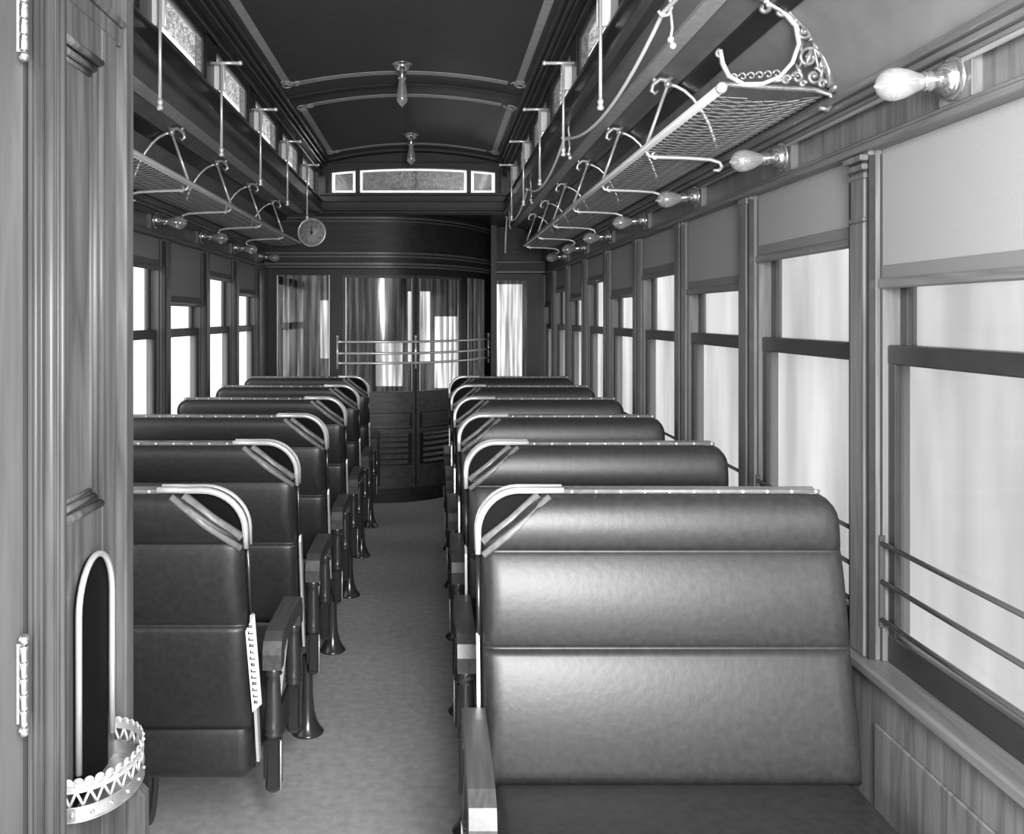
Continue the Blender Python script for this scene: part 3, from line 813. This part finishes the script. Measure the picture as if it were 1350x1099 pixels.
# ------------------------------------------------------------------ bell cord
t = thing('bell_cord', 'pale bell cord sagging between hooks above the right luggage rack', 'cord', (0, 0, 0))
hooks = [(.62, .70), (.62, 2.44), (.60, 4.16), (.60, 5.80), (.60, 7.45)]
pts = []
for (xa, a), (xb, b) in zip(hooks, hooks[1:]):
    for i in range(16):
        u = i/16; pts.append((xa+(xb-xa)*u, a+(b-a)*u, 2.445-.10*4*u*(1-u)*(1 if a > 1 else .4)))
pts += [(.60, 7.45, 2.445), (.60, 7.6, 2.30), (.60, 7.65, 2.16)]
q = MB(); q.tube(pts, .0062, 8); q.build('cord', 'rope', t)
t2 = t
for (x, y) in hooks[1:]:
    t = thing('cord_hook', 'small metal hook carrying the bell cord, %s from the near end' % ORD[hooks.index((x, y))-1], 'hook', (x, y, 2.45), 'bell cord hooks')
    LOCALIZE[0] = True
    q = MB(); q.tube([(x+.02, y, 2.512), (x+.018, y, 2.48), (x+.022, y, 2.455), (x+.012, y, 2.437), (x-.004, y, 2.434), (x-.014, y, 2.448)], .005, 8)
    q.build('hook', 'brass', t)
    q = MB(); q.tube([(x+.02, y, 2.45), (x+.024, y, 2.40), (x+.02, y, 2.375)], .004, 8); q.ball((x+.02, y, 2.37), .010, 10); q.ball((x+.026, y, 2.353), .010, 10); q.build('drop', 'brass', t)
    LOCALIZE[0] = False

# ------------------------------------------------------------------ lamps
def make_lamp(axis, long=False):
    t = thing('lamp', 'x', 'lamp')
    ax = Vector(axis).normalized()
    MB().lathe([(0, 0), (.043, 0), (.047, .004), (.046, .008), (.040, .010), (.036, .008), (.036, .018), (.032, .026), (.024, .033), (.019, .035), (.017, .042), (.0001, .042)], (0, 0, 0), ax, 24).build('rose', 'lampmetal', t)
    MB().lathe([(.016, .038), (.022, .044), (.019, .049), (.023, .055), (.018, .060), (.021, .066), (.017, .072), (.0, .072)], (0, 0, 0), ax, 20).build('socket', 'lampmetal', t)
    if long: prof = [(.012, .068), (.0135, .076), (.0165, .095), (.021, .118), (.0245, .138), (.0255, .152), (.024, .166), (.018, .178), (.009, .186), (.004, .191), (.0, .200)]
    else: prof = [(.015, .066), (.017, .072), (.022, .084), (.028, .098), (.0325, .113), (.0345, .127), (.033, .140), (.027, .152), (.018, .160), (.008, .165), (.004, .168), (0, .172)]
    _ = [(.014, .068), (.016, .076), (.019, .090), (.0235, .110), (.0285, .130), (.0305, .146), (.030, .158), (.026, .170), (.018, .179), (.009, .184), (.005, .188), (.0025, .196), (0, .198)]
    MB().lathe(prof, (0, 0, 0), ax, 24).build('bulb', 'bulb', t)
    u = ax.orthogonal().normalized(); pts = []
    for i in range(25):
        a = 2*pi*i/24*1.0; pts.append(ax*(.13-.03*cos(a)) + u*.013*sin(a)*(1.0))
    pts = [ax*.075+u*.006] + [ax*(.10+.045*sin(pi*i/20)) + u*(.006*cos(pi*i/20)) + ax.cross(u)*.010*sin(2*pi*i/20) for i in range(21)] + [ax*.075-u*.006]
    MB().tube(pts, .0011, 6).build('filament', 'filament', t)
    return t
pr = {}
for s in (1, -1):
    pr[s] = make_lamp((-s, 0, -.10))
    first = 0 if s > 0 else 3
    for i in range(first, 7):
        y = 1.885+.925*i
        o = pr[s] if i == first else copy_tree(pr[s])
        o.location = (X(WALL-.001, s), y, 2.118)
        o.name = 'wall_lamp'
        o['label'] = 'clear bulb wall lamp above the %s windows, %s from the near end' % (SIDE[s], ORD[i-first]); o['group'] = 'bulb lamps along the %s frieze' % SIDE[s]
cl = make_lamp((0, 0, -1), True); cl.name = 'ceiling_lamp'
for i, y in enumerate((4.98, 6.9)):
    o = cl if i == 0 else copy_tree(cl)
    o.name = 'ceiling_lamp'; o.location = (CX, y, 3.0215); o.scale = (1.25, 1.25, 1.25)
    o['label'] = ('hanging bulb ceiling lamp in front of the moulding that crosses the ceiling', 'hanging bulb ceiling lamp farther off, just before the arched transom')[i]
    o['group'] = 'bulb lamps down the middle of the ceiling'
for s in (1, -1):   # little square wooden blocks behind the wall lamps
    for i in range(0, 7):
        struct(MB().box(X(WALL-.001, s), X(WALL+.03, s), 1.885+.925*i-.06, 1.885+.925*i+.06, 2.068, 2.155, .002).build('trim_%d' % (100+i+(20 if s < 0 else 0)), 'wood'), 'plain mounting block behind %s wall lamp' % SIDE[s], 'moulding')

# ------------------------------------------------------------------ round dial on the far header, left
t = thing('dial', 'round metal-rimmed dial on the far header at the end of the left rack', 'dial', (-1.045, 7.69, 2.335))
y = 0
q = MB(); q.lathe([(0, 0), (.118, 0), (.124, .02), (.124, .035), (.116, .044), (.108, .040), (.106, .030), (0, .030)], (0, 0, 0), (0, -1, 0), 40); q.build('rim', 'brass', t)
q = MB(); q.lathe([(0, .0315), (.105, .0315), (.105, .033), (0, .034)], (0, 0, 0), (0, -1, 0), 40); q.build('face', 'dial', t)
q = MB()
q.prism([(-.006, -.02), (.006, -.02), (.002, .06), (-.002, .06)], lambda p: (p[0], -.036, p[1]), lambda p: (p[0], -.039, p[1]))
q.prism([(-.02, -.004), (.045, -.004), (.045, .003), (-.02, .006)], lambda p: (p[0]*.7-p[1], -.036, p[1]-p[0]*.7), lambda p: (p[0]*.7-p[1], -.039, p[1]-p[0]*.7))
q.lathe([(0, .034), (.012, .036), (.010, .044), (0, .045)], (0, 0, 0), (0, -1, 0), 14); q.build('hands', 'ink', t)
q = MB()
for k in range(12):
    a = 2*pi*k/12; q.box(.088*sin(a)-.004, .088*sin(a)+.004, -.036, -.033, .088*cos(a)-.004, .088*cos(a)+.004)
q.build('markings', 'ink', t)

# ------------------------------------------------------------------ left foreground: door compartment
PX = -.60
r = sroot('door_1', 'grained wooden panelled door in the left foreground', 'door')
q = MB(); q.box(PX-.045, PX-.012, 1.36, 1.705, 0.02, 2.14); q.build('leaf', 'door', r)
q = MB()
q.box(PX-.014, PX, 1.625, 1.700, 0.02, 2.14, .003); q.box(PX-.014, PX, 1.36, 1.44, 0.02, 2.14, .003)
q.box(PX-.014, PX, 1.40, 1.625, 2.075, 2.14, .003)
q.build('stile', 'door', r)
q = MB(); q.box(PX-.014, PX, 1.40, 1.625, .55, 1.285, .002); q.box(PX-.014, PX, 1.40, 1.625, .02, .18, .002); q.build('lock_rail', 'door', r)
q = MB()
def fr(m_, y0, y1, z0, z1, rr, xo):
    m_.tube([(xo, y0, z0), (xo, y1, z0), (xo, y1, z1), (xo, y0, z1)], rr, 8, closed=True)
for (d, rr, xo) in ((.0, .0075, PX-.002), (.016, .006, PX-.008), (.028, .004, PX-.011)):
    for z0, z1 in ((1.285, 2.075), (.18, .55)):
        y0, y1 = 1.44+d, 1.625-d
        for p0, p1 in (((xo, y0, z0+d), (xo, y1, z0+d)), ((xo, y1, z0+d), (xo, y1, z1-d)), ((xo, y1, z1-d), (xo, y0, z1-d)), ((xo, y0, z1-d), (xo, y0, z0+d))):
            q.tube([p0, p1], rr, 8)
q.build('panel_moulding', 'door', r)
# frame round it
m = MB()
m.box(PX-.05, PX-.02, 1.705, 1.745, 0, 2.50); m.box(PX-.05, PX+.004, 1.740, 1.785, 0, 2.52, .004)
m.box(PX-.05, PX+.036, 1.742, 1.790, 0, .70, .012)
m.box(PX-.05, PX-.014, 1.33, 1.745, 2.155, 2.75)
m.box(PX-.05, PX-.002, 1.33, 1.745, 2.14, 2.175, .004); m.box(PX-.05, PX+.004, 1.33, 1.745, 2.175, 2.19, .004)
m.box(PX-.02, PX-.004, 1.33, 1.72, 2.25, 2.75, .004)
struct(m.build('trim_120', 'door'), 'grooved wooden frame around the left foreground door', 'door frame')
# near jamb with beads
m = MB()
x0, x1 = -.594, -.5435
m.box(x0, x1, 1.315, 1.330, 0, 2.75)
for (c_, rr, dd) in ((-.583, .0045, .001), (-.5745, .0025, 0), (-.5625, .0095, .004), (-.5500, .0022, 0), (-.5445, .0045, .002)):
    m.tube([(c_, 1.315+dd, 0), (c_, 1.315+dd, 2.75)], rr, 12)
struct(m.build('trim_121', 'jamb'), 'beaded wooden jamb at the left edge of the picture', 'door frame')
r = sroot('door_2', 'plain grained door leaf cut by the left edge of the picture', 'door')
MB().box(-1.42, -.596, 1.300, 1.335, .02, 2.75, .003).build('leaf', 'jamb', r)
for z0, z1 in ((1.035, 1.15), (2.0, 2.115)):
    q = MB(); h = (z1-z0)
    for k in range(5): q.lathe([(0, 0), (.0062, 0), (.0068, .002), (.0068, h/5-.003), (.0062, h/5-.001), (0, h/5-.001)], (-.587, 1.288, z0+k*h/5), (0, 0, 1), 14)
    q.ball((-.587, 1.288, z0-.008), .0085, 12); q.ball((-.587, 1.288, z1+.008), .0085, 12)
    q.box(-.60, -.588, 1.292, 1.302, z0, z1)
    q.build('hinge', 'lampmetal', r)
# pierced basket holder with hoop
t = thing('basket_holder', 'pierced brass basket with tall arched hoop fixed to the left door', 'holder', (PX, 1.57, .80))
LOCALIZE[0] = True
yc = 1.57; hw = .077
q = MB(); ap = [(yc-hw, .80), (yc+hw, .80), (yc+hw, 1.12)] + [(yc+hw*cos(a), 1.12+.085*sin(a)) for a in [pi*i/14 for i in range(1, 14)]] + [(yc-hw, 1.12)]
q.prism(ap, lambda p: (PX, p[0], p[1]), lambda p: (PX+.003, p[0], p[1])); q.build('back_plate', 'black', t)
hp = [(PX+.010, yc+hw, .86), (PX+.010, yc+hw, 1.0), (PX+.010, yc+hw, 1.12)] + [(PX+.010, yc+hw*cos(a), 1.12+.085*sin(a)) for a in [pi*i/16 for i in range(1, 16)]] + [(PX+.010, yc-hw, 1.12), (PX+.010, yc-hw, .86)]
q = MB(); q.tube(hp, .0055, 10); q.build('hoop', 'brass', t)
EA, EB = .115, .082
def ell(a, sc=1, z=0): return Vector((PX+EB*sc*sin(a), yc-EA*sc*cos(a), z))
def band(q, z0, z1, th=.0015, n=40, sc=1.0):
    R = []
    for i in range(n+1):
        a = pi*i/n; R.append([ell(a, sc-.02, z0), ell(a, sc+.0, z0), ell(a, sc+.0, z1), ell(a, sc-.02, z1)])
    q.loft(R, smooth=False)
q = MB(); band(q, .802, .826, sc=1.03)
for k in range(9):
    a = pi*(k+.5)/9; q.ball(ell(a, 1.035, .814), .0038, 8)
for z in (.803, .826): q.tube([ell(pi*i/40, 1.04, z) for i in range(41)], .0014, 6)
q.build('lower_band', 'nickel', t)
q = MB()
for k in range(26):
    a0, a1 = pi*k/26, pi*(k+1)/26; z0, z1 = (.827, .851) if k % 2 else (.851, .827)
    q.tube([ell(a0, 1.01, z0), ell(a1, 1.01, z1)], .0026, 6)
q.build('zigzag', 'brass', t)
q = MB(); band(q, .850, .862, sc=1.02); q.tube([ell(pi*i/40, 1.03, .862) for i in range(41)], .0014, 6); q.tube([ell(pi*i/40, 1.03, .850) for i in range(41)], .0014, 6)
for k in range(17):
    a = pi*(k+.5)/17; p = ell(a, 1.0, .864); nrm = Vector((sin(a)*EA, -cos(a)*EB, 0)).normalized()
    q.lathe([(0, 0), (.0085, 0), (.0085, .002), (0, .002)], p, nrm, 12); q.ball(p+nrm*.003, .0028, 8)
q.build('scalloped_rim', 'brass', t)
q = MB(); ba = [(PX, yc-EA)]+[(PX+EB*sin(pi*i/24), yc-EA*cos(pi*i/24)) for i in range(25)]
q.prism(ba[1:], lambda p: (p[0], p[1], .800), lambda p: (p[0], p[1], .803)); q.build('base_plate', 'nickel', t)
LOCALIZE[0] = False
